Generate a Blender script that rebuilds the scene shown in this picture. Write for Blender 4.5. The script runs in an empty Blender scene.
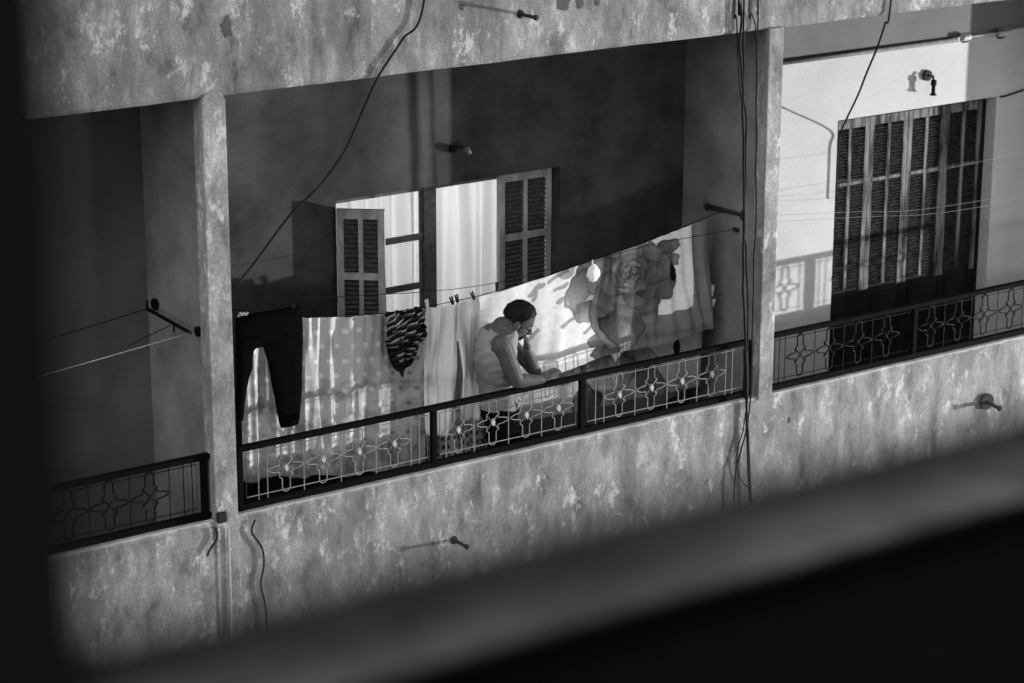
import bpy, bmesh, math, random
from mathutils import Vector, Matrix, noise
random.seed(7)
S = bpy.context.scene
COL = S.collection

# ------------------------------------------------------------------ camera
F_PX, CX, CY = 2503.88, 512.0, 341.5
_a = Vector((4246 - CX, 397 + CY, -F_PX)).normalized()          # facade direction seen from the camera
_z = -Vector((496 - CX, -(8750 - CY), -F_PX)).normalized()      # world up seen from the camera
_y = _z.cross(_a).normalized()
_a = _y.cross(_z).normalized()
RT = Matrix((_a, _y, _z))                                       # camera -> world
CAM = Vector((-6.506, -12.035, 5.097))
cd = bpy.data.cameras.new('camera'); cam = bpy.data.objects.new('camera', cd); COL.objects.link(cam)
cam.matrix_world = Matrix.Translation(CAM) @ RT.to_4x4()
cd.sensor_width = 36; cd.lens = F_PX / 1024 * 36
cd.clip_start = 0.05; cd.clip_end = 500
cd.dof.use_dof = True; cd.dof.focus_distance = 15.3; cd.dof.aperture_fstop = 2.1
S.camera = cam

# ------------------------------------------------------------------ sky and lamps
W = bpy.data.worlds.new('World'); S.world = W; W.use_nodes = True
wn = W.node_tree; bg = wn.nodes['Background']
sky = wn.nodes.new('ShaderNodeTexSky'); sky.sky_type = 'NISHITA'; sky.sun_disc = False
sky.sun_elevation = math.radians(60); sky.sun_rotation = math.radians(245)
bw = wn.nodes.new('ShaderNodeRGBToBW')                          # black-and-white film
wn.links.new(sky.outputs[0], bw.inputs[0]); wn.links.new(bw.outputs[0], bg.inputs[0])
bg.inputs[1].default_value = 0.15
S.view_settings.view_transform = 'Standard'; S.view_settings.look = 'None'
S.view_settings.gamma = 1; S.view_settings.exposure = 1.4
S.render.engine = 'CYCLES'
S.cycles.max_bounces = 6; S.cycles.diffuse_bounces = 3; S.cycles.caustics_reflective = False; S.cycles.caustics_refractive = False

def lamp(name, loc, watts, radius):
    l = bpy.data.lights.new(name, 'POINT'); l.energy = watts; l.shadow_soft_size = radius
    o = bpy.data.objects.new(name, l); o.location = loc; COL.objects.link(o); return o
# low lamps across the narrow street: they throw the railing shadows up and to the left
lamp('street_lamp_light', (20.5, -7.5, -1.75), 8700, 0.09)
lamp('far_street_lamp_light', (3.0, -9.3, -1.7), 200, 0.55)
lamp('room_ceiling_light', (2.0, 2.6, 1.75), 34, 0.15)

def U(px, py, y):
    d = RT @ Vector((px - CX, CY - py, -F_PX)); t = (y - CAM.y) / d.y
    return CAM + d * t
def UX(px, py, x):
    d = RT @ Vector((px - CX, CY - py, -F_PX)); t = (x - CAM.x) / d.x
    return CAM + d * t

# ------------------------------------------------------------------ materials (all greys: a black-and-white photograph)
def g(v): return (v, v, v, 1)
def newmat(name, rough=.85):
    m = bpy.data.materials.new(name); m.use_nodes = True; nt = m.node_tree
    b = nt.nodes['Principled BSDF']; b.inputs['Roughness'].default_value = rough
    b.inputs['Specular IOR Level'].default_value = .25
    return m, nt, b
def nd(nt, t, **k):
    n = nt.nodes.new(t)
    for a, v in k.items(): setattr(n, a, v)
    return n
def noise_tex(nt, vec, scale, detail=6, rough=.6, dist=0.0):
    n = nd(nt, 'ShaderNodeTexNoise'); n.inputs['Scale'].default_value = scale
    n.inputs['Detail'].default_value = detail; n.inputs['Roughness'].default_value = rough
    n.inputs['Distortion'].default_value = dist
    nt.links.new(vec, n.inputs['Vector']); return n.outputs['Fac']
def scaled(nt, s, off=(0, 0, 0)):
    tc = nd(nt, 'ShaderNodeNewGeometry'); mp = nd(nt, 'ShaderNodeMapping')
    mp.inputs['Scale'].default_value = s; mp.inputs['Location'].default_value = off
    nt.links.new(tc.outputs['Position'], mp.inputs['Vector']); return mp.outputs['Vector']
def ramp(nt, fac, stops):
    r = nd(nt, 'ShaderNodeValToRGB'); e = r.color_ramp.elements
    e[0].position, e[0].color = stops[0][0], g(stops[0][1]); e[1].position, e[1].color = stops[-1][0], g(stops[-1][1])
    for p, v in stops[1:-1]:
        q = e.new(p); q.color = g(v)
    nt.links.new(fac, r.inputs[0]); return r.outputs[0]
def mix(nt, a, b, f, mode='MIX'):
    m = nd(nt, 'ShaderNodeMix', data_type='RGBA', blend_type=mode)
    for s, v in ((0, f), (6, a), (7, b)):
        if isinstance(v, (int, float)): m.inputs[s].default_value = v if s == 0 else g(v)
        else: nt.links.new(v, m.inputs[s])
    return m.outputs[2]
def bump(nt, b, h, strength, dist=.01):
    n = nd(nt, 'ShaderNodeBump'); n.inputs['Strength'].default_value = strength; n.inputs['Distance'].default_value = dist
    nt.links.new(h, n.inputs['Height']); nt.links.new(n.outputs[0], b.inputs['Normal'])

def weathered(name, lo, mid, hi, streak=True, off=(0, 0, 0), grime=.6):
    """old painted cement render: pale worn patches running down in streaks, over a darker coat"""
    m, nt, b = newmat(name, .9)
    v1 = scaled(nt, (1, 1, 1), off)
    vs = scaled(nt, (1, 1, .52 if streak else 1), off)
    big = noise_tex(nt, v1, 1.1, 3, .5)
    st = noise_tex(nt, vs, 5.5, 10, .66, .15)
    fine = noise_tex(nt, v1, 75, 5, .75)
    base = ramp(nt, st, [(.36, lo), (.47, mid), (.55, mid * 1.15), (.66, hi)])
    drip = ramp(nt, noise_tex(nt, scaled(nt, (1, 1, .2), (3 + off[0], 0, 0)), 5, 9, .68), [(.40, .42), (.50, .85), (.60, 1)])
    c = mix(nt, base, drip, grime, 'MULTIPLY')
    c = mix(nt, c, ramp(nt, big, [(.32, .62), (.62, 1.0)]), .85, 'MULTIPLY')
    c = mix(nt, c, ramp(nt, fine, [(.32, .45), (.66, 1.05)]), .85, 'MULTIPLY')
    flake = noise_tex(nt, scaled(nt, (1, 1, .55), (off[0], 7, 2)), 6, 12, .8)
    c = mix(nt, c, hi * 1.2, ramp(nt, flake, [(.55, 0), (.59, .5), (.68, .85)]))
    c = mix(nt, c, lo * .8, ramp(nt, noise_tex(nt, scaled(nt, (1, 1, .3), (off[0] + 20, 1, 6)), 3.2, 12, .8), [(.53, 0), (.60, .65)]))
    c = mix(nt, c, lo * .55, ramp(nt, noise_tex(nt, scaled(nt, (1, 1, .5), (off[0] + 9, 3, 2)), 9, 9, .75), [(.64, 0), (.72, .6)]))
    if name == 'facade_render':                                   # paler mortar lip along the top edge of the parapet
        gp = nd(nt, 'ShaderNodeNewGeometry'); sp = nd(nt, 'ShaderNodeSeparateXYZ'); nt.links.new(gp.outputs['Position'], sp.inputs[0])
        ma = nd(nt, 'ShaderNodeMath', operation='MULTIPLY_ADD'); ma.inputs[1].default_value = .05; nt.links.new(noise_tex(nt, v1, 9, 6, .7), ma.inputs[0]); sb_ = nd(nt, 'ShaderNodeMath', operation='SUBTRACT'); sb_.inputs[1].default_value = .022; nt.links.new(sp.outputs['Z'], sb_.inputs[0]); nt.links.new(sb_.outputs[0], ma.inputs[2])
        ab = nd(nt, 'ShaderNodeMath', operation='ABSOLUTE'); nt.links.new(ma.outputs[0], ab.inputs[0])
        c = mix(nt, c, hi * 1.1, ramp(nt, ab.outputs[0], [(.003, .40), (.013, 0)]))
    nt.links.new(c, b.inputs['Base Color'])
    h = mix(nt, st, fine, .5)
    bump(nt, b, h, .5, .008)
    return m
def plaster(name, v, var=.12, sc=3.0):
    m, nt, b = newmat(name, .88)
    p = scaled(nt, (1, 1, 1))
    n1 = noise_tex(nt, p, sc, 6, .62); n2 = noise_tex(nt, p, 70, 4, .6); n3 = noise_tex(nt, scaled(nt, (1, 1, .5)), 1.1, 2, .5)
    c = ramp(nt, n1, [(.28, v * (1 - var * 1.6)), (.7, v * (1 + var))])
    c = mix(nt, c, ramp(nt, n2, [(.3, .82), (.65, 1)]), .7, 'MULTIPLY')
    c = mix(nt, c, ramp(nt, n3, [(.35, 1 - var), (.6, 1)]), 1, 'MULTIPLY')
    nt.links.new(c, b.inputs['Base Color']); bump(nt, b, mix(nt, n1, n2, .6), .35, .006)
    return m
def paint(name, v, rough=.5, wear=None, sc=40, metal=0, stretch=1.0):
    m, nt, b = newmat(name, rough); b.inputs['Metallic'].default_value = metal; b.inputs['Specular IOR Level'].default_value = .06 if v < .1 else .2
    p = scaled(nt, (1, 1, stretch))
    n = noise_tex(nt, p, sc, 5, .65)
    if wear is None: c = ramp(nt, n, [(.3, v * .7), (.7, v * 1.15)])
    else: c = ramp(nt, n, [(.42, v), (.58, wear)])
    nt.links.new(c, b.inputs['Base Color']); bump(nt, b, n, .2, .002)
    return m
def cloth_mat(name, v=None, trans=.25, weave=.1, attr=False):
    m, nt, b = newmat(name, .95); b.inputs['Specular IOR Level'].default_value = 0.0
    p = scaled(nt, (1, 1, 1)); n = noise_tex(nt, p, 25, 6, .7)
    w = noise_tex(nt, scaled(nt, (260, 260, 260)), 1, 2, .5)
    base = nd(nt, 'ShaderNodeAttribute', attribute_name='print').outputs['Color'] if attr else None
    if base is None:
        rgb = nd(nt, 'ShaderNodeRGB'); rgb.outputs[0].default_value = g(v); base = rgb.outputs[0]
    c = mix(nt, base, ramp(nt, n, [(.3, 1 - weave), (.7, 1)]), 1, 'MULTIPLY')
    c = mix(nt, c, ramp(nt, w, [(.3, 1 - weave), (.7, 1)]), 1, 'MULTIPLY')
    nt.links.new(c, b.inputs['Base Color']); bump(nt, b, w, .25, .002)
    t = nd(nt, 'ShaderNodeBsdfTranslucent'); nt.links.new(c, t.inputs[0])
    mx = nd(nt, 'ShaderNodeMixShader'); mx.inputs[0].default_value = trans
    nt.links.new(b.outputs[0], mx.inputs[1]); nt.links.new(t.outputs[0], mx.inputs[2])
    nt.links.new(mx.outputs[0], nt.nodes['Material Output'].inputs['Surface'])
    return m

M = {}
M['facade'] = weathered('facade_render', .17, .32, .56)
M['column'] = weathered('column_render', .20, .36, .62, off=(4.2, 1, 7), grime=.35)
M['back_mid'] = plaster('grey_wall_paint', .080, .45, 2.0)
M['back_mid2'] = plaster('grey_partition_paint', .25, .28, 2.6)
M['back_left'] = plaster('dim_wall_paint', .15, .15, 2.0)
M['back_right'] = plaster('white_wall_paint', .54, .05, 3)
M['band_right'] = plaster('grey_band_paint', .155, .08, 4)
M['reveal'] = plaster('reveal_plaster', .16, .15, 6)
M['ceiling'] = plaster('ceiling_paint', .05, .15, 3)
M['floor'] = plaster('floor_tiles', .2, .2, 5)
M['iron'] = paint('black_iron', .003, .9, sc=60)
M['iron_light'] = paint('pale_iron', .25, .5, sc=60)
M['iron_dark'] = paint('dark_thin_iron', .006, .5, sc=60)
M['wood_grey'] = paint('worn_shutter_paint', .42, .7, wear=.28, sc=14, stretch=.25)
M['louver'] = paint('dusty_louver_slats', .085, .75, wear=.05, sc=30)
M['wood_dark'] = paint('dark_door_wood', .009, .7, wear=.016, sc=12, stretch=.2)
M['wood_stile'] = paint('worn_pale_stile_paint', .025, .7, wear=.19, sc=16, stretch=.12)
M['door_louver'] = paint('dark_slats', .009, .8, wear=.035, sc=34, stretch=2.0)
M['frame_wood'] = paint('window_frame_wood', .13, .6, wear=.09, sc=20)
M['cable'] = paint('black_cable', .012, .6)
M['wire'] = paint('pale_wire', .5, .6)
M['rod'] = paint('rusty_rod', .03, .7)
M['thin_line'] = paint('weathered_line', .22, .6)
M['porcelain'] = paint('porcelain', .55, .3, sc=90)
M['curtain'] = cloth_mat('sheer_curtain', .82, .55, .04)
M['print'] = cloth_mat('printed_cloth', None, .22, .12, True)
M['sheer_print'] = cloth_mat('thin_printed_cloth', None, .42, .05, True)
M['fleece'] = cloth_mat('printed_fleece', None, .04, .18, True)
M['white_cloth'] = cloth_mat('white_cloth', .93, .25, .06)
M['black_cloth'] = cloth_mat('black_cloth', .006, .0, .3)
M['grey_cloth'] = cloth_mat('grey_vest_cloth', .32, .03, .2)
M['trouser_cloth'] = cloth_mat('dark_trouser_cloth', .009, .0, .3)
M['skin'] = paint('skin', .09, .5, sc=18)
M['hair'] = paint('black_hair', .010, .55, sc=120)
M['peg_white'] = paint('white_plastic', .8, .4)
M['peg_black'] = paint('black_plastic', .02, .4)
M['room'] = plaster('room_paint', .75, .05, 2)
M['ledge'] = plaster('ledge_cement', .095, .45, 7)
M['near_dark'] = plaster('dark_terrace_paint', .22, .1, 3)
M['near_black'] = paint('jamb_and_shade_black', .03, .9)  # jamb colour; on the terrace's inner faces the black puts shade into the colour
M['edge_bar_dark'] = plaster('dull_edge_bar_dark', .07, .4, 9)
M['rosette_paint'] = paint('rosette_paint', .45, .6)
M['eye'] = paint('eye_grey', .2, .5)
M['street'] = plaster('asphalt', .055, .2, 6)
M['chip'] = plaster('bare_cement', .12, .2, 20)
M['repair'] = plaster('cement_repair', .50, .2, 14)
mg, nt, b = newmat('window_glass', .05); b.inputs['Transmission Weight'].default_value = 1; b.inputs['IOR'].default_value = 1.02
b.inputs['Base Color'].default_value = g(.95); M['glass'] = mg

# ------------------------------------------------------------------ mesh helpers
def obj(name, bm, mat, parent=None, smooth=False):
    me = bpy.data.meshes.new(name); bmesh.ops.recalc_face_normals(bm, faces=bm.faces)
    bm.to_mesh(me); bm.free(); me.materials.append(M[mat] if isinstance(mat, str) else mat)
    if smooth:
        for p in me.polygons: p.use_smooth = True
    o = bpy.data.objects.new(name, me); COL.objects.link(o); o.parent = parent
    return o
def thing(name, label, cat, loc=(0, 0, 0), group=None):
    o = bpy.data.objects.new(name, None); COL.objects.link(o); o.location = loc; o.empty_display_size = .1
    o['label'] = label; o['category'] = cat
    if group: o['group'] = group
    return o
def tag(o, label, cat, group=None):
    o['label'] = label; o['category'] = cat
    if group: o['group'] = group
    return o
def box(bm, x0, x1, y0, y1, z0, z1):
    vs = [bm.verts.new((x, y, z)) for x in (x0, x1) for y in (y0, y1) for z in (z0, z1)]
    for f in ((0, 1, 3, 2), (4, 6, 7, 5), (0, 4, 5, 1), (2, 3, 7, 6), (0, 2, 6, 4), (1, 5, 7, 3)):
        bm.faces.new([vs[i] for i in f])
    return vs
def bx(*a):
    bm = bmesh.new(); box(bm, *a); return bm
def bevel(bm, w=.006, seg=2):
    bmesh.ops.bevel(bm, geom=list(bm.edges), offset=w, segments=seg, affect='EDGES', profile=.6); return bm
def tube(bm, pts, r, n=6, closed=False):
    pts = [Vector(p) for p in pts]; L = len(pts); rings = []
    for i, p in enumerate(pts):
        if closed: t = pts[(i + 1) % L] - pts[i - 1]
        else: t = pts[min(i + 1, L - 1)] - pts[max(i - 1, 0)]
        t.normalize(); up = Vector((0, 1, 0)) if abs(t.y) < .9 else Vector((0, 0, 1))
        a = t.cross(up).normalized(); b_ = t.cross(a)
        rr = r[i] if isinstance(r, (list, tuple)) else r
        rings.append([bm.verts.new(p + a * math.cos(k * 2 * math.pi / n) * rr + b_ * math.sin(k * 2 * math.pi / n) * rr) for k in range(n)])
    for i in range(L if closed else L - 1):
        A, B = rings[i], rings[(i + 1) % L]
        for k in range(n): bm.faces.new((A[k], A[(k + 1) % n], B[(k + 1) % n], B[k]))
    if not closed: bm.faces.new(rings[0]); bm.faces.new(rings[-1][::-1])
    return bm
def tb(pts, r, n=6, closed=False): return tube(bmesh.new(), pts, r, n, closed)
def smooth_path(pts, k=8):
    P = [Vector(p) for p in pts]; out = []
    for i in range(len(P) - 1):
        a, b_, c, d = P[max(i - 1, 0)], P[i], P[i + 1], P[min(i + 2, len(P) - 1)]
        for j in range(k):
            t = j / k
            out.append(.5 * ((2 * b_) + (c - a) * t + (2 * a - 5 * b_ + 4 * c - d) * t * t + (3 * b_ - a - 3 * c + d) * t ** 3))
    out.append(P[-1]); return out
def ball(bm, c, r, sx=1, sy=1, sz=1, seg=12, rot=None):
    mt = Matrix.Translation(c) @ (rot.to_4x4() if rot else Matrix()) @ Matrix.Diagonal((r * sx, r * sy, r * sz, 1))
    bmesh.ops.create_uvsphere(bm, u_segments=seg, v_segments=max(6, seg * 2 // 3), radius=1, matrix=mt)

# ------------------------------------------------------------------ ground of the street far below
GZ = -9.6
o = obj('street', bx(-60, 80, -9.9, 0.0, GZ - .4, GZ), 'street'); o['kind'] = 'structure'

# ------------------------------------------------------------------ the apartment building opposite
D = .84                 # depth of the loggias
TH = .30                # thickness of the back wall
CW = .12; BAY = 3.92    # columns and clear width of a bay
FL = -.6                # floor of the loggias in view
PITCH = BAY + CW        # bays repeat
SH = 3.5                # storey
bld = thing('apartment_building', 'weathered cement apartment block with loggias between columns across the street', 'building', (1.9, .4, GZ))
def bobj(name, bm, mat, smooth=False):
    o = obj(name, bm, mat, None, smooth)
    o.data.transform(Matrix.Translation(-Vector(bld.location))); o.parent = bld; return o
def sub(name, bm, mat, par, smooth=False):
    o = obj(name, bm, mat, None, smooth)
    o.data.transform(Matrix.Translation(-Vector(bld.location))); o.parent = par; return o
XL, XR = -2 * PITCH - CW, 3 * PITCH
# parapet and lintel bands, one per storey, with slightly uneven edges
def band(z0, z1, lip):
    bm = bmesh.new(); n = 420
    rows = [z0, z0 + .02, (z0 + z1) / 2, z1 - .03, z1]
    front = []
    for i in range(n + 1):
        x = XL + (XR - XL) * i / n
        e1 = noise.noise((x * 2.3, z1, 0)) * .005 + noise.noise((x * 11, z1, 3)) * .0035
        e0 = noise.noise((x * 2, z0, 5)) * .004 + noise.noise((x * 13, z0, 9)) * .002
        col = []
        for j, z in enumerate(rows):
            zz = z + (e1 if j >= 3 else 0) + (e0 if j <= 1 else 0)
            yy = noise.noise((x * 1.7, z * 2, 1)) * .004 + (.008 if j in (0, 4) else 0)
            col.append(bm.verts.new((x, yy, zz)))
        col.append(bm.verts.new((x, .12, z1 + e1 * .5))); col.insert(0, bm.verts.new((x, .12, z0)))
        front.append(col)
    for i in range(n):
        A, B = front[i], front[i + 1]; m = len(A)
        for j in range(m): bm.faces.new((A[j], B[j], B[(j + 1) % m], A[(j + 1) % m]))
    bm.faces.new(front[0]); bm.faces.new(front[-1][::-1])
    return bm
bobj('lintel_band', band(2.46, 3.5, 0), 'facade', False)
bobj('parapet_band', band(-1.04, 0.0, 1), 'facade', False)
bobj('lower_parapet_band', band(-4.54, -3.5, 1), 'facade')
bobj('upper_front_wall', bx(XL, XR, .002, .12, 5.96, 7.4), 'facade')
bobj('ground_floor_wall', bx(XL, XR, .004, .12, GZ, -7.0), 'facade')
# slabs: loggia floors and the ceilings below them
for lv, zf in enumerate((FL + SH, FL, FL - SH)):
    bobj('balcony_floor', bx(XL, XR, .123, D + TH, zf - .16, zf), 'floor')
    zc = 2.46 + (zf - FL) + (0 if lv else 0)
bobj('balcony_ceiling', bx(XL, XR, .123, D + TH, 2.46, 2.52), 'ceiling')
# repair ridge of paler cement along the top of the parapet
# columns and partitions
for k in range(-2, 4):
    x0 = k * PITCH - CW - (.012 if k == 1 else 0)
    fr = -.007 if k == 0 else -.010
    if k == 0:
        bm = bmesh.new()
        xs0, xs1 = x0 - .042, x0 + CW - .014
        prof = [(xs0, -1.03), (xs1, -1.03), (xs1, 2.44), (xs1 - .02, 2.475), (xs1 - .05, 2.492), (xs0 + .05, 2.492), (xs0 + .018, 2.475), (xs0, 2.44)]
        a = [bm.verts.new((x, fr, z)) for x, z in prof]; b_ = [bm.verts.new((x, .10, z)) for x, z in prof]
        bm.faces.new(a); bm.faces.new(b_[::-1])
        for i in range(len(a)): bm.faces.new((a[i], a[(i + 1) % len(a)], b_[(i + 1) % len(a)], b_[i]))
        bevel(bm, .006)
        bobj('column', bm, 'column')
    else:
        bobj('column', bevel(bx(x0, x0 + CW, fr, .10, -.02, 2.462), .006), 'column')
    bobj('partition_wall', bx(x0 + .004, x0 + CW - .004, .104, D - .002, FL + .002, 2.458), 'back_mid2')
    for dz in (-SH, SH):
        bobj('column', bx(x0, x0 + CW, -.01, .10, dz, dz + 2.46), 'column')
        bobj('partition_wall', bx(x0 + .004, x0 + CW - .004, .104, D - .002, FL + dz + .002, 2.458 + dz), 'back_mid2')
# back walls
WX0, WX1, WZ0, WZ1 = 1.185, 2.884, .12, 1.54      # window
DX0, DX1, DZ1 = 5.30, 6.865, 1.565                # door
def wall(parts, mat, name='back_wall'):
    bm = bmesh.new()
    for p in parts: box(bm, p[0], p[1], D, D + TH, p[2], p[3])
    return bobj(name, bm, mat)
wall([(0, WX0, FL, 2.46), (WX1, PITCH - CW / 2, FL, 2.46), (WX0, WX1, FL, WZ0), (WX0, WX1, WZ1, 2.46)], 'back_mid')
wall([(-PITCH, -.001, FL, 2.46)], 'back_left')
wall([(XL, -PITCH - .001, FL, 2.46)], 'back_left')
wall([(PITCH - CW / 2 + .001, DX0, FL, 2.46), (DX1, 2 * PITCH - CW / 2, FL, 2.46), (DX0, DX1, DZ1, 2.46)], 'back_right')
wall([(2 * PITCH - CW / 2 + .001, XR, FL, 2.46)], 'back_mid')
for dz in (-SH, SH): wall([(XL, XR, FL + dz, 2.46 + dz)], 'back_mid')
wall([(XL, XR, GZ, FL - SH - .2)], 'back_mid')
# darker painted band above the pipe in the white loggia
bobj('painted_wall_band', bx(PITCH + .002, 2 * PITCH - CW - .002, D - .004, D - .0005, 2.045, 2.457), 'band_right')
# room behind the window and the dark one behind the door
bm = bmesh.new()
box(bm, .2, 3.8, D + TH, D + TH + .02, FL, WZ0 - .02); 
box(bm, .2, .22, D + TH + .02, 4, FL, 2.4); box(bm, 3.78, 3.8, D + TH + .02, 4, FL, 2.4)
box(bm, .2, 3.8, 4, 4.02, FL, 2.4); box(bm, .2, 3.8, D + TH, 4.02, 2.4, 2.44); box(bm, .2, 3.8, D + TH + .02, 4.02, FL - .04, FL)
bobj('room_wall', bm, 'room')
bobj('dark_room_wall', bx(DX0 - .3, DX1 + .3, D + TH + .4, D + TH + .45, FL, 2.3), 'near_dark')
bobj('roof', bx(XL, XR, .125, 9, 7.4, 7.6), 'ceiling')
# chipped plaster and bare patches on the lintel band
def blob_plate(px, py, w, h, y, seed, mat, name):
    c = U(px, py, y); bm = bmesh.new(); n = 44; a = []
    for i in range(n):
        t = 2 * math.pi * i / n; r = 1 + .6 * noise.noise((math.cos(t) * 1.6, math.sin(t) * 1.6, seed)) + .35 * noise.noise((math.cos(t) * 5, math.sin(t) * 5, seed))
        a.append((c.x + math.cos(t) * w * r, c.z + math.sin(t) * h * r))
    f = [bm.verts.new((x, y, z)) for x, z in a]; b_ = [bm.verts.new((x, y + .012, z)) for x, z in a]
    bm.faces.new(f); bm.faces.new(b_[::-1])
    for i in range(n): bm.faces.new((f[i], f[(i + 1) % n], b_[(i + 1) % n], b_[i]))
    return bobj(name, bm, mat)
for i, (px, py, w, h) in enumerate([(228, 27, .030, .045), (564, 3, .05, .035), (581, 2, .025, .03), (598, 1, .012, .03), (463, 7, .012, .02), (790, 420 - 0, .008, .02)]):
    blob_plate(px, py, w, h, -.006, i * 3.1, 'chip', 'plaster_chip')

# ---- window with two shutters
FY = D + .115           # plane of the window frame
win = bobj('window', bx(WX0, WX1, FY, FY + .06, WZ0, WZ0 + .05), 'frame_wood')
bm = bmesh.new()
box(bm, WX0, WX0 + .05, FY, FY + .06, WZ0 + .052, WZ1 - .052); box(bm, WX1 - .05, WX1, FY, FY + .06, WZ0 + .052, WZ1 - .052)
box(bm, WX0, WX1, FY, FY + .06, WZ1 - .05, WZ1)
MX0, MX1 = U(424, 240, FY).x, U(436, 240, FY).x
box(bm, MX0, MX1, FY - .005, FY + .062, WZ0 + .052, WZ1 - .052)
sub('window_frame', bm, 'frame_wood', win)
bm = bmesh.new()
for py in (240, 289):
    z = U(405, py, FY).z; box(bm, WX0 + .052, MX0 - .002, FY + .01, FY + .04, z - .018, z + .018)
sub('glazing_bar', bm, 'frame_wood', win)
sub('pane', bx(WX0 + .05, MX0, FY + .02, FY + .026, WZ0 + .05, WZ1 - .05), 'glass', win)
sub('window_sill', bevel(bx(WX0 - .03, WX1 + .03, D - .06, D + .12, WZ0 - .045, WZ0 - .001), .005), 'reveal', win)

def shutter(hx, hy, ang, w, z0, z1, parent, bays=2, rails=(.69,)):
    """louvred leaf hinged at (hx, hy), turned by ang about the hinge; returns the leaf (frame) with its slats as a child"""
    t = .035; st = .042
    fr = bmesh.new()
    box(fr, 0, st, -t, 0, z0, z1); box(fr, w - st, w, -t, 0, z0, z1)
    mid = w / 2; box(fr, mid - .014, mid + .014, -t - .001, .001, z0 + .001, z1 - .001)
    zs = [z0] + [z0 + (z1 - z0) * r for r in rails] + [z1]
    box(fr, st, w - st, -t + .002, -.002, z0, z0 + .07); box(fr, st, w - st, -t + .002, -.002, z1 - .06, z1)
    for r in rails:
        z = z0 + (z1 - z0) * r; box(fr, st, w - st, -t + .002, -.002, z - .022, z + .022)
    sl = bmesh.new(); z = z0 + .085
    while z < z1 - .062:
        for a, b_ in ((st, mid - .014), (mid + .014, w - st)):
            for v in box(sl, a, b_, -.028, -.006, z, z + .006):
                v.co.z += (-.017 - v.co.y) * -.9 if False else (v.co.y + .017) * 1.0
        z += .030
    R = Matrix.Translation((hx, hy, 0)) @ Matrix.Rotation(ang, 4, 'Z')
    for bb in (fr, sl): bb.transform(R)
    return fr, sl
# left leaf swung open over the wall, right leaf closed in the opening
free = U(385, 212, .645); hinge = Vector((WX0 + .005, D - .004, 0))
w1 = math.hypot(free.x - hinge.x, free.y - hinge.y); a1 = math.atan2(free.y - hinge.y, free.x - hinge.x)
fr, sl = shutter(hinge.x, hinge.y, a1, w1, WZ0 + .01, 1.495, win)
sub('open_shutter', fr, 'wood_grey', win); sub('open_shutter_louvers', sl, 'louver', win)
rx = U(498, 200, FY - .02).x
fr, sl = shutter(rx, FY - .004, 0, WX1 - .012 - rx, WZ0 + .01, WZ1 - .012, win)
sub('shutter', fr, 'wood_grey', win); sub('shutter_louvers', sl, 'louver', win)

# ---- tall louvred door of the white loggia
DY = D + .10
door = bobj('door', bx(DX0, DX0 + .03, DY, DY + .06, FL, DZ1), 'wood_dark')
bm = bmesh.new(); box(bm, DX1 - .03, DX1, DY, DY + .06, FL, DZ1); box(bm, DX0 + .032, DX1 - .032, DY, DY + .06, DZ1 - .035, DZ1)
sub('door_frame', bm, 'wood_dark', door)
nl = 4; x0 = DX0 + .034; lw = (DX1 - DX0 - .068) / nl
LZ = .27               # louvres end above this height, solid panels below
for i in range(nl):
    bms, bml, bmp, bmk = bmesh.new(), bmesh.new(), bmesh.new(), bmesh.new()
    a = x0 + i * lw; b_ = a + lw
    for q0, q1 in ((a + .003, a + .043), (b_ - .043, b_ - .003)): box(bms, q0, q1, DY + .004, DY + .044, LZ - .03, DZ1 - .037)
    m_ = (a + b_) / 2; box(bms, m_ - .014, m_ + .014, DY + .001, DY + .04, LZ, DZ1 - .1)
    box(bms, a + .043, b_ - .043, DY + .006, DY + .042, DZ1 - .1, DZ1 - .037)
    box(bms, a + .040, b_ - .040, DY - .001, DY + .040, 1.05, 1.075)
    box(bmp, a + .003, b_ - .003, DY + .010, DY + .036, FL + .02, LZ - .032)
    box(bmp, a + .045, b_ - .045, DY + .012, DY + .034, LZ - .031, LZ)
    for pz0, pz1 in ((FL + .12, -.24), (-.16, LZ - .07)):
        box(bmp, a + .075, b_ - .075, DY - .002, DY + .012, pz0, pz1)
    bmk.free()
    z = LZ + .02
    while z < DZ1 - .11:
        for q0, q1 in ((a + .042, m_ - .013), (m_ + .013, b_ - .042)):
            jit = random.uniform(-.0015, .0015)
            for v in box(bml, q0, q1, DY + .008, DY + .034, z, z + .006): v.co.z += (v.co.y - DY - .02) * .9 + jit
        z += .0235
    sub('door_stiles', bms, 'wood_stile', door); sub('louvers', bml, 'door_louver', door); sub('lower_panel', bmp, 'wood_dark', door)
sub('threshold', bx(DX0, DX1, D - .04, DY + .1, FL + .001, FL + .02), 'reveal', door)

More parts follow.
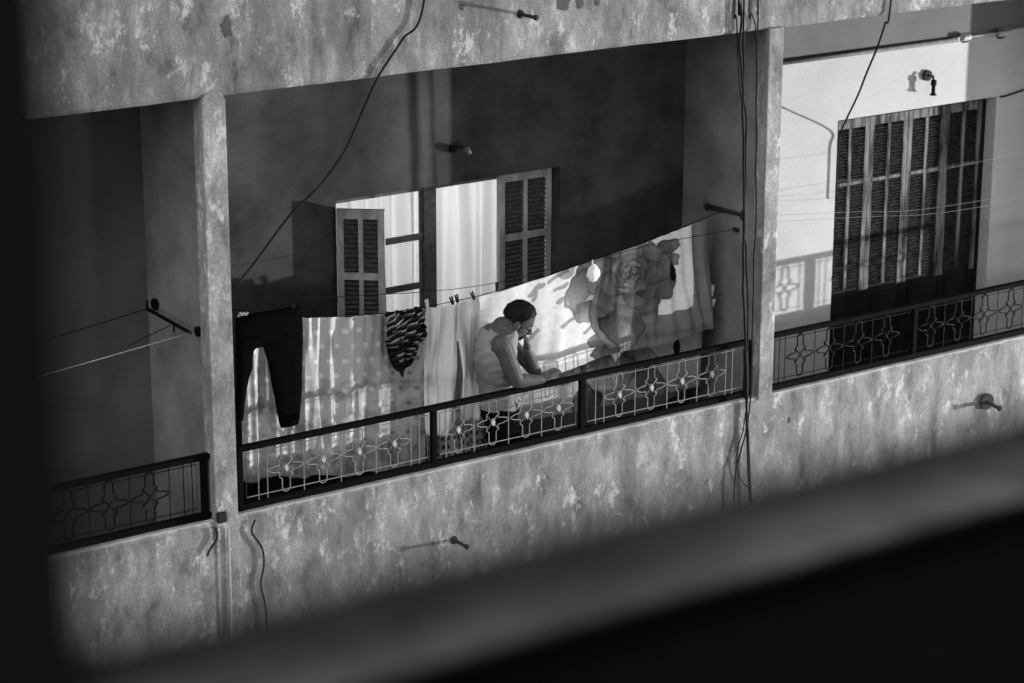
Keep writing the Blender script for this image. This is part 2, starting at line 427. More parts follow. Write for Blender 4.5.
# ------------------------------------------------------------------ balcony railings
RY = .06
def ornament(cx, z, k=1.0, sx=1.0, th=1.0):
    """one cross-shaped loop of bent rod with a cross of short bars in its middle"""
    q = []
    a, b_ = .027, .075
    quad = [(-a, b_), (-a, .145)] + [(-a * math.cos(t), .145 + a * math.sin(t)) for t in (.6, 1.2, math.pi / 2, 1.95, 2.5)] + [(a, .145), (a, b_), (.046, .060), (.043, .026)]
    right = [(.085, .020), (.112, .008), (.120, .0), (.112, -.008), (.085, -.020), (.043, -.026)]
    pts = quad + right + [(.046, -.060), (a, -b_), (a, -.145)] + [(a * math.cos(t), -.145 - a * math.sin(t)) for t in (.6, 1.2, math.pi / 2, 1.95, 2.5)] + \
          [(-a, -.145), (-a, -b_), (-.046, -.060), (-.043, -.026), (-.085, -.020), (-.112, -.008), (-.120, .0), (-.112, .008), (-.085, .020), (-.043, .026), (-.046, .060)]
    bm = tb([(cx + x * sx, RY, z + y * k) for x, y in pts], .0034 * th, 5, True)
    for s in (1, -1):
        tube(bm, [(cx - .042 * sx, RY, z - .054 * s * k), (cx + .042 * sx, RY, z + .054 * s * k)], .0031 * th, 5)
    return bm
def railing(name_label, x0, x1, posts, orn, bars, light, zt=.395):
    t = thing('balcony_railing', name_label, 'railing', ((x0 + x1) / 2, RY, 0), 'iron railings on the balcony parapets')
    loc = Vector(t.location)
    def po(n, bm, mat, par=None, smooth=False):
        o = obj(n, bm, mat, None, smooth); o.data.transform(Matrix.Translation(-loc)); o.parent = par or t; return o
    po('handrail', bevel(bx(x0, x1, RY - .024, RY + .024, zt - .032, zt), .006), 'iron')
    po('bottom_rail', bevel(bx(x0, x1, RY - .02, RY + .02, .006, .040), .004), 'iron')
    for p in posts: po('post', bevel(bx(p - .017, p + .017, RY - .017, RY + .017, -.002, zt - .033), .003), 'iron')
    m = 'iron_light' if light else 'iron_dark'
    za, zb = .072, zt - .055
    ed = sorted(posts)
    for a, b_ in zip(ed[:-1], ed[1:]):
        bm = bmesh.new()
        tube(bm, [(a + .045, RY, za), (b_ - .045, RY, za), (b_ - .045, RY, zb), (a + .045, RY, zb)], .0032, 5, True)
        po('panel_frame', bm, m)
    for x in bars: po('baluster', tb([(x, RY, .040), (x, RY, zt - .034)], .0032, 6), m)
    for x in orn:
        o = po('rosette', ornament(x, (za + zb) / 2, .86, 1.0, 1.0 if light else 1.65), m, None, True)
        if light:
            bm = bmesh.new(); bmesh.ops.create_cube(bm, size=1, matrix=Matrix.Translation((x, RY - .006, (za + zb) / 2)) @ Matrix.Rotation(math.pi / 4, 4, 'Y') @ Matrix.Diagonal((.026, .014, .026, 1)))
            bm.transform(Matrix.Translation((x, 0, (za + zb) / 2)) @ Matrix.Diagonal((.8, 1, 1.35, 1)) @ Matrix.Translation((-x, 0, -(za + zb) / 2)))
            po('rosette_centre', bm, 'rosette_paint', o)
    return t
def xs(lst, y=430): return [U(p, 0.0, RY).x if False else U(p, 515 - (p - 240) * .2277 - 30, RY).x for p in lst]
mp = xs([239.5, 433.5, 581.5, 747])
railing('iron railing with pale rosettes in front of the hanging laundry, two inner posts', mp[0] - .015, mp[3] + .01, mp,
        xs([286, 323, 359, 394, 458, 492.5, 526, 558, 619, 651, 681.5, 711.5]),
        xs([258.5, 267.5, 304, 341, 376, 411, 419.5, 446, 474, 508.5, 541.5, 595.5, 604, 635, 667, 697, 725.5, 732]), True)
dx = -.505
lp = [-.155 - .04 - 1.30 * i for i in range(4)]; lo, lb = [], []
o_, b2 = [], []
fx = [-.538 + .0, -.788, -1.044]
for i in range(3):
    base = -.195 - 1.30 * i
    lo += [base - .343 - .253 * j for j in range(4)]
    lb += [base - .13, base - .075, base - .22 + 0] + [base - .469 - .253 * j for j in range(3)]
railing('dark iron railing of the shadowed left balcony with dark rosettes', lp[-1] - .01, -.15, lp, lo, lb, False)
r0 = 4.055; rp = [r0, 5.372, 6.53, 7.90]; ro, rb = [], []
for i in range(3):
    base = rp[i]
    if i == 2: ro += [base + .30 + .262 * j for j in range(4)]; rb += [base + .08, base + .135] + [base + .43 + .262 * j for j in range(3)]
    elif i == 0:
        ro += [base + .27 + .262 * j for j in range(4)]; rb += [base + .085, base + .135] + [base + .40 + .262 * j for j in range(3)]
    else:
        ro += [base + .16 + .262 * j for j in range(4)]; rb += [base + .29 + .262 * j for j in range(3)] + [base + 1.07]
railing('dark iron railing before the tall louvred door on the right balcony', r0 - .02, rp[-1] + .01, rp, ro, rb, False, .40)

# ------------------------------------------------------------------ curtains in the lit window
def curtain(x0, x1, y, z0, z1, seed, label):
    bm = bmesh.new(); n, m = 90, 24; G = []
    for i in range(n + 1):
        u = i / n; x = x0 + (x1 - x0) * u; col = []
        for j in range(m + 1):
            v = j / m; f = noise.noise((u * 5 + seed, v * .5, seed)) * .05 + math.sin(u * 38 + 3 * noise.noise((u * 3, seed, v))) * .030 * (.5 + v)
            col.append(bm.verts.new((x + .02 * v * noise.noise((u * 4, v, seed)), y + f, z1 - (z1 - z0) * v)))
        G.append(col)
    for i in range(n):
        for j in range(m): bm.faces.new((G[i][j], G[i + 1][j], G[i + 1][j + 1], G[i][j + 1]))
    return tag(obj('curtain', bm, 'curtain', None, True), label, 'curtain', 'sheer curtains in the lit window')
curtain(WX0 + .04, MX0 - .01, FY + .16, .16, WZ1 + .05, 1.3, 'sheer white curtain behind the barred casement beside the open shutter')
curtain(MX0 + .03, U(512, 200, FY).x, FY + .16, .16, WZ1 + .05, 6.1, 'sheer white curtain in the wide opening beside the closed shutter')

# ------------------------------------------------------------------ laundry
LY = .37
def line_pt(px, tops):
    for (a, ya), (b_, yb) in zip(tops[:-1], tops[1:]):
        if px <= b_ or (b_, yb) == tops[-1]: return ya + (yb - ya) * (px - a) / (b_ - a)
TOPS = [(215, 306), (235, 311), (303, 318), (345, 317), (385, 314), (423, 308), (465, 300), (500, 291), (545, 277), (600, 258), (650, 241), (705, 219)]
def cloth(name, mat, y, left, right, top, bottom, fold, prnt=None, n=160, m=110, thick=.003, parent=None, seed=0.):
    """left/right: px at the top and bottom; top/bottom: functions px -> py; fold(u, v) -> y offset in metres"""
    bm = bmesh.new(); lay = bm.verts.layers.float_color.new('print') if prnt else None; G = []
    for i in range(n + 1):
        u = i / n; col = []
        for j in range(m + 1):
            v = j / m
            l = left(v); r = right(v); px = l + (r - l) * u
            py = top(px) + (bottom(px) - top(px)) * v
            p = U(px, py, y); p.y += fold(u, v)
            ve = bm.verts.new(p)
            if prnt: c = prnt(px, py, u, v); ve[lay] = (c, c, c, 1)
            col.append(ve)
        G.append(col)
    for i in range(n):
        for j in range(m): bm.faces.new((G[i][j], G[i + 1][j], G[i + 1][j + 1], G[i][j + 1]))
    o = obj(name, bm, mat, parent, True)
    md = o.modifiers.new('thickness', 'SOLIDIFY'); md.thickness = thick; md.offset = 0
    return o
def lin(a, b_): return lambda t: a + (b_ - a) * t
T = lambda px: line_pt(px, TOPS)
def sstep(a, b_, x):
    t = max(0, min(1, (x - a) / (b_ - a))); return t * t * (3 - 2 * t)

# the clothesline itself
ln = [U(px, py - 1.0, LY) for px, py in TOPS]; ln[0] = Vector((.0, LY, ln[0].z)); ln.append(Vector((3.915, .46, 1.17)))
tag(obj('clothesline', tb(smooth_path(ln, 6), .0028, 5), 'cable', None, True), 'main clothesline sagging under the laundry across the middle balcony', 'clothesline', 'clotheslines')
w2 = [(220, 300), (330, 297), (435, 291), (500, 282), (560, 267), (600, 258), (660, 243), (738, 229)]
w2p = [U(px, py, .26) for px, py in w2]; w2p[0].x = 0.0; w2p[-1] = Vector((3.915, .26, 1.095))
tag(obj('clothesline', tb(smooth_path(w2p, 6), .0022, 5), 'cable', None, True), 'thin second clothesline passing in front of the blanket', 'clothesline', 'clotheslines')

# dotted sheet
def sheet_fold(u, v):
    return (noise.noise((u * 7, v * .6, 2.2)) * .05 + math.sin(u * 62 + 2.2 * noise.noise((u * 5, v, 1))) * .006 * (1 - .45 * v) + noise.noise((u * 22, v * 1.2, 8)) * .022 + .03 * abs(noise.noise((u * 14, .3 * v, 4)))) * min(1, .35 + 2 * v) + .010 * math.sin(u * 95 + 2 * math.sin(u * 17)) * (1 - sstep(0, .35, v))
def sheet_print(px, py, u, v):
    c = .72 - .22 * sstep(320, 400, px)
    lx = (px - 240) / 14.0; 
    zz = (py + (px - 240) * .06 - 300) / 15.0
    row = math.floor(zz); fx_ = lx + .5 * (row % 2); d = math.hypot((fx_ - math.floor(fx_) - .5) * 14, (zz - row - .5) * 15)
    if px < 388:
        if d < 2.6: c *= 1.45
    elif d < 2.2: c *= .5
    # large faint flower medallions low on the cloth
    n1 = noise.noise((px * .05, py * .05, 3)); c *= 1 - .22 * sstep(.1, .35, n1)
    if py > 380: c *= 1 - .25 * sstep(.05, .2, noise.noise((px * .09, py * .09, 9)))
    if v > .985: c = .6
    return c
cl = cloth('bed_sheet', 'print', LY + .04, lin(238, 243), lin(424, 424), lambda p: T(max(p, 303)) if p > 303 else T(303) - (303 - p) * .05,
      lambda p: 481 - (p - 243) * .045 + 2 * math.sin(p * .13), sheet_fold, sheet_print, 260, 120)
tag(cl, 'grey dotted bed sheet hanging in pleats behind the black trousers', 'bed sheet')

# black trousers
bm = bmesh.new()
def tp(px, py, y): return U(px, py, y)
def leg_outline(rows, y, name):
    """rows: (py, px_left, px_right): a garment leg with a flattened oval section"""
    rings = []
    for py, a, b_ in rows:
        A, B = U(a, py - (a - 268) * .02, y), U(b_, py - (b_ - 268) * .02, y); c = (A + B) / 2; w = (B - A).length / 2
        rings.append([bm.verts.new((c.x + math.cos(t) * w, c.y + math.sin(t) * min(.022, w * .5) + .010 * noise.noise((math.cos(t) * 2 + c.x * 3, py * .06, math.sin(t))), c.z)) for t in [2 * math.pi * k / 20 for k in range(20)]])
    for A, B in zip(rings[:-1], rings[1:]):
        for k in range(20): bm.faces.new((A[k], A[(k + 1) % 20], B[(k + 1) % 20], B[k]))
    bm.faces.new(rings[0]); bm.faces.new(rings[-1][::-1])
leg_outline([(310, 235, 302), (325, 235, 303), (338, 235.5, 303), (346, 236, 303)], LY - .10, '')
leg_outline([(334, 235.5, 268), (343, 235.5, 262), (352, 236, 253), (360, 236, 252), (368, 236, 253), (378, 236.5, 249), (392, 236, 246), (408, 236.5, 244), (422, 237, 243)], LY - .10, '')
leg_outline([(334, 255, 303), (343, 263, 303), (360, 268, 302.5), (378, 271, 302.5), (395, 274, 302), (412, 277, 301), (421, 279, 300), (427, 281, 298)], LY - .10, '')
tr = obj('trousers', bm, 'black_cloth', None, True); tag(tr, 'black trousers pegged by the waist at the left end of the line', 'trousers')
md = tr.modifiers.new('smooth', 'SMOOTH'); md.iterations = 2; md.factor = .4
loc = U(242, 313, LY - .07)

# striped dark cloth thrown over the line
def stripe(px, py, u, v):
    a = (px * .62 + py * .95) / 5.2 + .35 * noise.noise((px * .06, py * .06, 1))
    s = a - math.floor(a)
    c = .012
    if s < .24 and noise.noise((px * .10, py * .10, a * .3)) > -.12: c = .36
    if .42 < s < .5: c = .09
    return c
def sb(px):
    pts = [(384, 338), (388, 352), (394, 368), (399, 376), (405, 373), (410, 365), (415, 350), (424, 337)]
    return line_pt(px, pts)
cl = cloth('striped_cloth', 'print', LY - .03, lin(385.5, 386), lin(421, 426), lambda p: T(p) - 1, sb, lambda u, v: noise.noise((u * 5, v * 3, 5)) * .045 + .012 * math.sin((u + v) * 22) - .022 * math.sin(v * 3), stripe, 130, 130)
tag(cl, 'dark cloth with pale diagonal stripes thrown over the bed sheet', 'cloth')

# white thin garments between the sheet and the man
def wfold(s): return lambda u, v: noise.noise((u * 3.2 + v * .8, v * 1.6, s)) * .07 + noise.noise((u * 14, v * .7, s + 2)) * .016 + .002 * math.sin(u * 40 + s) * (1 - v)
def wprint(base, s):
    def f(px, py, u, v):
        return base * (1 - .16 * sstep(.05, .4, noise.noise((px * .06, py * .03, s)))) * (1 - .2 * (1 if abs(v - .985) < .01 else 0))
    return f
cl = cloth('white_trousers', 'sheer_print', LY - .01, lin(426, 425), lin(457, 449), lambda p: T(p) + 1, lambda p: 436 + (p - 440) * .1, wfold(3.3), wprint(.97, 1.0), 90, 110)
tag(cl, 'thin white garment hanging beside the bed sheet under two black pegs', 'garment', 'thin white laundry')
cl = cloth('white_shirt', 'sheer_print', LY - .03, lambda v: 456 - 3 * v + 4 * sstep(.15, .6, v), lambda v: 479 + 6 * math.sin(v * 3), lambda p: T(p) + 1, lambda p: 420, wfold(7.3), wprint(.97, 2.0), 90, 110)
tag(cl, 'crumpled white garment hanging just behind the back of the man', 'garment', 'thin white laundry')
# lace cloth low down behind them
def lace(px, py, u, v):
    c = .80
    if v > .78 and math.hypot(((px * .22) % 1) - .5, ((v * 14) % 1) - .5) < .27: c = .12
    return c
cl = cloth('lace_cloth', 'sheer_print', LY + .10, lin(424, 424), lin(492, 492), lambda p: T(p) + 40, lambda p: 462 - (p - 430) * .22 + 1.5 * math.sin(p * .8), wfold(11.), lace, 170, 120)
tag(cl, 'white lace cloth whose scalloped hem shows low behind the railing', 'lace cloth')

# rose blanket ---------------------------------------------------------------
def petal(cx, cy, ang, L, Wd, lo, hi, tip=.3):
    return (cx, cy, math.cos(ang), math.sin(ang), L, Wd, lo, hi, tip)
PET = []
R0 = (630, 274)
for a, d_, L, Wd, lo, hi in [(215, 30, 24, 20, .15, .34), (250, 27, 22, 19, .16, .38), (165, 28, 24, 18, .10, .28), (130, 30, 24, 18, .09, .27), (95, 31, 22, 17, .10, .30), (60, 30, 22, 17, .09, .26), (20, 30, 22, 18, .09, .26),
                             (-15, 27, 21, 17, .10, .28), (-50, 25, 20, 16, .12, .36), (-95, 22, 18, 17, .14, .40), (185, 24, 19, 17, .10, .32), (112, 20, 20, 16, .07, .26), (75, 21, 20, 16, .07, .28), (35, 21, 18, 15, .07, .24), (-5, 20, 18, 14, .08, .26), (150, 19, 18, 15, .08, .27)]:
    t = math.radians(a); PET.append(petal(R0[0] + math.cos(t) * d_, R0[1] + math.sin(t) * d_ * .9, t, L * .85, Wd * .95, lo * .62, hi * .74))
for rr, kk, off in ((17, 7, 10), (11.5, 6, 48), (7, 5, 20), (3.5, 3, 60)):
    for k in range(kk):
        t = 2 * math.pi * k / kk + math.radians(off)
        PET.append(petal(R0[0] + math.cos(t) * rr * .62, R0[1] + math.sin(t) * rr * .58, t, rr * .62, rr * .68, .05, .20 + .05 * math.sin(k * 2.3 + rr)))
BUD = [petal(630, 326, math.radians(112), 36, 15, .10, .26), petal(612, 344, math.radians(140), 26, 9, .09, .2), petal(648, 306, math.radians(75), 24, 12, .12, .3), petal(602, 338, math.radians(150), 16, 7, .14, .4), petal(592, 284, math.radians(100), 34, 20, .16, .50), petal(584, 312, math.radians(85), 12, 13, .22, .5), petal(578, 290, math.radians(120), 24, 12, .2, .48),
       petal(608, 322, math.radians(70), 28, 17, .14, .50), petal(618, 330, math.radians(50), 22, 14, .12, .42), petal(650, 312, math.radians(95), 14, 11, .10, .3),
       petal(664, 248, math.radians(-25), 17, 8, .10, .24), petal(668, 259, math.radians(5), 11, 8, .10, .28), petal(596, 255, math.radians(-110), 12, 9, .2, .4)]
LINES = [((572, 292), (556, 302)), ((566, 270), (548, 281)), ((574, 318), (560, 326)), ((536, 330), (526, 342)), ((543, 283), (528, 296)), ((600, 322), (585, 333)), ((566, 283), (553, 290)), ((538, 285), (532, 300))]
def in_pet(P, px, py, under=.3):
    cx, cy, ca, sa, L, Wd, lo, hi, tip = P
    dx_, dy_ = px - cx, py - cy; s = (dx_ * ca + dy_ * sa) / L; t = (-dx_ * sa + dy_ * ca) / Wd
    s2 = s * (1 + .12 * math.cos(t * 5))
    d = s2 * s2 + t * t * (1 + .25 * s)
    if d >= 1 or s * s + t * t > 1.6: return None
    d = max(d, 0)
    e = math.sqrt(d); k = .5 + .5 * s
    c = lo + (hi - lo) * 1.5 * max(0, k) ** 1.4 * (1 - .25 * abs(t)) - lo * .4 * (1 - k)
    c *= 1 + .22 * noise.noise((px * .25, py * .12, cx))
    c *= .74 * (1 - .38 * sstep(.76, .93, e))
    c = max(c, .03) * (1 + .10 * noise.noise((px * .6, py * .5, 1)))
    c += (under - c) * sstep(.93, 1.0, e)
    return c
def blanket_print(px, py, u, v):
    wx = px + 2.2 * noise.noise((px * .12, py * .12, 4)); wy = py + 2.2 * noise.noise((px * .12, py * .12, 7))
    c = .86
    edge = 696 - (py - 225) * -.02                                     # inner edge of the grey border on the right
    hem = 352 - (px - 600) * .22 - max(0, (px - 640)) * .0 - 18 * sstep(560, 700, px) * .0
    lower = hem - 2 + (4 if px > 620 else 0)
    grey = .19 + .05 * noise.noise((px * .2, py * .03, 2))
    inner = line_pt(px, [(560, 372), (585, 358), (606, 344), (625, 330), (650, 319), (675, 311), (700, 303)])
    if px > 590 and py > inner: c = grey
    if px > edge - 6: c = grey
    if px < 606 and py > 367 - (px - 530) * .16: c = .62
    for (ax, ay), (bx_, by_) in LINES:
        L2 = (bx_ - ax) ** 2 + (by_ - ay) ** 2; t = max(0, min(1, ((wx - ax) * (bx_ - ax) + (wy - ay) * (by_ - ay)) / L2))
        d = math.hypot(wx - ax - t * (bx_ - ax), wy - ay - t * (by_ - ay))
        c += (.38 - c) * (1 - sstep(1.0, 2.6, d))
    for P in BUD + PET:
        q = in_pet(P, wx, wy, c)
        if q is not None: c = q
    # dark leaf
    s = (wx - 672) * .18 + (wy - 272) * .98; t = (wx - 672) - s * .15
    if abs(s) < 11 and abs(t) < 3.6 * math.cos(s / 11 * 1.5): c = .012
    return c * (1 - .08 * noise.noise((px * .05, py * .2, 1)))
def bl_fold(u, v):
    g_ = .5 + .5 * sstep(.55, 1, u)
    return (noise.noise((u * 5.5 + .6 * v, v * .8, 12)) * .055 + noise.noise((u * 16 + v * 1.5, v, 3)) * .028 * g_ + .010 * math.sin(u * 120 + 4 * noise.noise((u * 6, v, 2))) * sstep(.62, .8, u) + .006 * math.sin(u * 75) * sstep(.65, 1, u)) * min(1, .3 + 1.5 * v) - .012
def hem_front(px):
    return line_pt(px, [(470, 372), (530, 374), (560, 371), (585, 364), (600, 357), (615, 352), (640, 349), (660, 345), (680, 337), (700, 330), (713, 327)])
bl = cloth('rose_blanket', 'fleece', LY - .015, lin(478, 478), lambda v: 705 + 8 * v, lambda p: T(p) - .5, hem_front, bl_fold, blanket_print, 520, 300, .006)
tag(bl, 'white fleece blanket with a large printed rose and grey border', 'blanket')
def back_print(px, py, u, v):
    c = .50 if px < 600 else .30
    if px > 698: c = .2
    s = (px - 678) * .15 + (py - 348); t = (px - 678)
    if abs(s) < 13 and abs(t) < 3.5 * math.cos(s / 13 * 1.5): c = .012
    for P in [petal(598, 372, 1.2, 26, 18, .12, .32), petal(640, 362, .4, 24, 18, .10, .30), petal(622, 372, 1.9, 20, 14, .10, .34), petal(585, 402, 2.2, 18, 15, .10, .26), petal(652, 384, 1.0, 20, 14, .09, .24), petal(560, 372, 2.6, 22, 14, .2, .5)]:
        q = in_pet(P, px, py, c)
        if q is not None: c = q
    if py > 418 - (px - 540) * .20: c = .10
    return c
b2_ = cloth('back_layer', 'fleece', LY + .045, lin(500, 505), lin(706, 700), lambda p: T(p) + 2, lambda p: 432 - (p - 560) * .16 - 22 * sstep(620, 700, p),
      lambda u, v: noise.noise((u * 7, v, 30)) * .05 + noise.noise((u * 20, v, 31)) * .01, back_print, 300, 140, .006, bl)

# small things on the lines
def peg(px, py, y, mat, tilt, label, h=.055):
    c = U(px, py, y); bm = bmesh.new()
    for s in (-1, 1):
        vs = box(bm, s * .004 - .0035, s * .004 + .0035, -.006, .006, -h * .45, h * .55)
        for v in vs:
            if v.co.z > 0: v.co.x += s * .004
    bevel(bm, .0012, 1); o = obj('clothes_peg', bm, mat); o.location = c; o.rotation_euler = (0, tilt, 0)
    return tag(o, label, 'clothes peg', 'clothes pegs on the lines')
peg(452, 301, LY - .02, 'peg_black', -.3, 'first black peg of the pair above the thin white garment')
peg(457, 299, LY - .02, 'peg_black', -.25, 'second black peg of the pair, nearer the man')
peg(473, 296, LY - .03, 'peg_black', -.4, 'tilted black peg just left of the head of the man')
peg(497, 287, LY - .02, 'peg_black', 0, 'upright dark peg above the head of the man')
peg(427, 304, LY - .02, 'peg_white', -.2, 'white peg between the striped cloth and the white garment')
peg(668, 233, LY - .02, 'peg_black', 0, 'dark peg on the top edge of the rose blanket', .04)
peg(249, 306, LY - .11, 'peg_black', 0, 'dark peg at the waist of the black trousers', .05)
peg(293, 308, LY - .11, 'peg_black', 0, 'dark peg at the other hip of the black trousers', .04)
peg(712, 291, LY + .02, 'peg_white', .1, 'white peg clipped to the blanket edge, upper of two', .075)
peg(713, 303, LY + .02, 'peg_white', .3, 'white peg clipped to the blanket edge, lower of two', .05)
# crumpled white ornament on the waistband
bm = bmesh.new()
for k in range(7): ball(bm, U(240 + k * 1.2, 313 + (k % 3) * .8, LY - .13), .008, 1, .8, .8, 8)
o = obj('label_patch', bm, 'wire', tr)
# little white sock hanging from the thin line
bm = bmesh.new(); c = U(593.5, 273, .27)
bmesh.ops.create_icosphere(bm, subdivisions=4, radius=1)
for v in bm.verts:
    z = v.co.z; w_ = 1.0 - .3 * max(0, z)
    n_ = 1 + .16 * noise.noise(v.co * 2.3) + .05 * noise.noise(v.co * 7)
    v.co = Vector((v.co.x * .050 * w_ * n_, v.co.y * .022 * n_, z * .058 * n_))
tag(obj('cloth_bundle', bm, 'white_cloth', None, True), 'small white cloth bundle pegged on the thin line before the rose', 'cloth bundle').location = c
o = obj('tie', tb([(-.006, 0, .045), (-.01, 0, .075), (-.004, 0, .09)], .005, 6), 'white_cloth', bpy.data.objects['cloth_bundle'])

# ------------------------------------------------------------------ the man at the railing
def build_man():
    FAC = math.radians(-30)                       # heading: along the balcony and a little towards the street
    f = Vector((math.cos(FAC), math.sin(FAC), 0)); s = Vector((f.y, -f.x, 0))   # s: his right, towards the street
    up = Vector((0, 0, 1))
    base = Vector((U(502, 400, .205).x, .205, FL))
    man = thing('person', 'man in a grey tank top leaning on the railing, hand to his mouth', 'person', base)
    def L(a, b_, c): return f * a + s * b_ + up * c            # local: forward, right, height above the floor
    zsh = U(500, 336, .13).z - FL
    hip_z = .84
    # torso axis: hips to neck, leaning forward
    ax = [(-.01, .78), (-.005, .86), (-.02, .96), (-.035, 1.06), (-.045, 1.16), (-.04, 1.25), (-.02, zsh + .01), (.012, zsh + .055), (.035, zsh + .085)]
    rad = [(.115, .165), (.120, .168), (.112, .155), (.115, .162), (.122, .174), (.120, .182), (.105, .165), (.070, .095), (.055, .058)]
    def lat(z): return -.13 * (1 - sstep(.88, 1.22, z))
    def torso(inf=0, lo=0, hi=99, n=64, sub_=9):
        bm = bmesh.new(); R = []
        P = []
        for i in range(len(ax) - 1):
            for k in range(sub_):
                t = k / sub_; P.append(((ax[i][0] * (1 - t) + ax[i + 1][0] * t), (ax[i][1] * (1 - t) + ax[i + 1][1] * t), rad[i][0] * (1 - t) + rad[i + 1][0] * t, rad[i][1] * (1 - t) + rad[i + 1][1] * t))
        P.append((ax[-1][0], ax[-1][1], rad[-1][0], rad[-1][1]))
        for a, z, rf, rs in P:
            if z < lo or z > hi: continue
            ring = []
            for k in range(n):
                t = 2 * math.pi * k / n; ca, sa = math.cos(t), math.sin(t)
                ee = .85
                x = math.copysign(abs(ca) ** ee, ca) * (rf + inf); y = math.copysign(abs(sa) ** ee, sa) * (rs + inf)
                sag = .0
                wr = 0 if inf == 0 else .011 * noise.noise((z * 24 + t, t * 1.3, 3)) + .006 * noise.noise((z * 8 + t * 2, t * 4, 9))
                p = L(a + x + wr * ca, y + wr * sa + lat(z), z - (.04 * abs(sa) ** 2 if z > zsh else 0)); ring.append(bm.verts.new(p))
            R.append(ring)
        for A, B in zip(R[:-1], R[1:]):
            for k in range(n): bm.faces.new((A[k], A[(k + 1) % n], B[(k + 1) % n], B[k]))
        bm.faces.new(R[0][::-1]); bm.faces.new(R[-1]); return bm
    bm = torso()
    def cap(bm, pts, rs, n=14):
        """closed tapered limb with round ends"""
        pp = [Vector(p) for p in pts]; P2, R2 = [], []
        for i in range(len(pp) - 1):
            for k in range(6):
                t = k / 6; P2.append(pp[i].lerp(pp[i + 1], t)); R2.append(rs[i] * (1 - t) + rs[i + 1] * t)
        P2.append(pp[-1]); R2.append(rs[-1])
        tube(bm, P2, R2, n)
        ball(bm, P2[0], R2[0] * .98); ball(bm, P2[-1], R2[-1] * .98)
        for p, r in zip(pp[1:-1], rs[1:-1]): ball(bm, p, r * 1.0)
    def loc(px, py, y): return U(px, py, y) - base
    # right (near) arm on the rail
    sr = L(-.02, .165, zsh - .035); er = loc(517, 383, .045); er.z = max(er.z, .41 + .6 + .034)
    wr = loc(542, 375, .04); wr.z = .395 + .6 + .028
    cap(bm, [sr, sr.lerp(er, .45), er], [.066, .058, .044])
    cap(bm, [er, er.lerp(wr, .3), wr], [.045, .044, .027])
    # left (far) arm: elbow on the rail further on, hand at the mouth
    sl = L(-.01, -.150, zsh - .03); 
    hc = loc(519, 320, .15)                                    # centre of the skull
    el = loc(536, 373, .13); wl = loc(527.5, 351, .11)
    cap(bm, [sl, sl.lerp(el, .5), el], [.055, .046, .037])
    cap(bm, [el, el.lerp(wl, .4), wl], [.038, .034, .025])
    # neck and head: chin down
    tilt = math.radians(33)
    hf = (f * math.cos(tilt) - up * math.sin(tilt)).normalized(); hu = (up * math.cos(tilt) + f * math.sin(tilt)).normalized()
    rot = Matrix((hf, hf.cross(hu) * -1 if False else s, hu)).transposed()
    def H(a, b_, c): return hc + hf * a + s * b_ + hu * c
    cap(bm, [L(.0, 0, zsh + .03), H(-.035, 0, -.085)], [.066, .061])
    ball(bm, H(-.008, 0, .022), .1, .98, .76, .96, 28, rot)     # skull
    ball(bm, H(.025, 0, -.045), .1, .60, .60, .72, 24, rot)     # face
    ball(bm, H(.055, 0, -.092), .03, 1, 1.1, .8, 12, rot)       # chin
    ball(bm, H(.02, .045, -.07), .03, 1.3, .6, .9, 12, rot); ball(bm, H(.02, -.045, -.07), .03, 1.3, .6, .9, 12, rot)
    cap(bm, [H(.082, 0, .002), H(.104, 0, -.034)], [.010, .015], 8)  # nose
    ball(bm, H(.097, .013, -.04), .010); ball(bm, H(.097, -.013, -.04), .010)
    ball(bm, H(.080, 0, .016), .03, .55, 1.5, .35, 12, rot)     # brow
    ball(bm, H(.083, 0, -.060), .018, .7, 1.4, .35, 10, rot); ball(bm, H(.081, 0, -.071), .018, .7, 1.2, .4, 10, rot)   # lips
    for b_ in (1, -1):
        ball(bm, H(-.010, .080 * b_, -.026), .035, .62, .30, 1.0, 14, rot)   # ears
    def hand(bm, w, d, palm_n, side, curls, k=1.0, spread=.1):
        """w wrist, d direction, palm_n direction the palm faces, side towards the thumb"""
        d = d.normalized(); palm_n = (palm_n - d * palm_n.dot(d)).normalized(); side = d.cross(palm_n); side = side if side.dot(SIDE) > 0 else -side
        m_ = Matrix((d, side, palm_n)).transposed()
        ball(bm, w + d * .045, .045, 1.05, .92, .34, 16, m_); cap(bm, [w, w + d * .03], [.024, .026])
        for i, (o_, ln_) in enumerate(((.031, .070), (.011, .078), (-.010, .073), (-.030, .058))):
            p = w + d * .078 + side * o_ ; dd = (d + side * o_ * 4 * spread).normalized(); pts = [w + d * .05 + side * o_ * .8, p]
            c = curls[i]
            for q, fr_ in enumerate((.45, .32, .25)):
                c2 = c * (q + .6); v = dd * math.cos(c2) + palm_n * math.sin(c2); pts.append(pts[-1] + v * ln_ * fr_)
            cap(bm, pts, [.0095, .0092, .0085, .0078, .0068], 8)
        b0 = w + d * .022 + side * .028
        cap(bm, [b0, b0 + (d * .5 + side * .8 + palm_n * .15) * .032, b0 + (d * .5 + side * .8) * .032 + (d * .9 + side * .25 + palm_n * .4) * .034, b0 + (d * .5 + side * .8) * .032 + (d * .9 + side * .25 + palm_n * .4) * .06],
            [.013, .011, .0095, .0078], 8)
    global SIDE
    SIDE = Vector((0, 1, .4))
    hd = (loc(556, 369, .05) - wr).normalized(); hd.z = max(hd.z, .02)
    hand(bm, wr + hd * .005, hd, Vector((0, 0, -1)), None, (.25, .3, .35, .42))
    mouth = H(.10, 0, -.075)
    SIDE = Vector((.2, 0, 1)) 
    dl = (mouth - wl).normalized()
    hand(bm, wl, dl, -hf, None, (.7, .85, .9, .95), 1, .02)
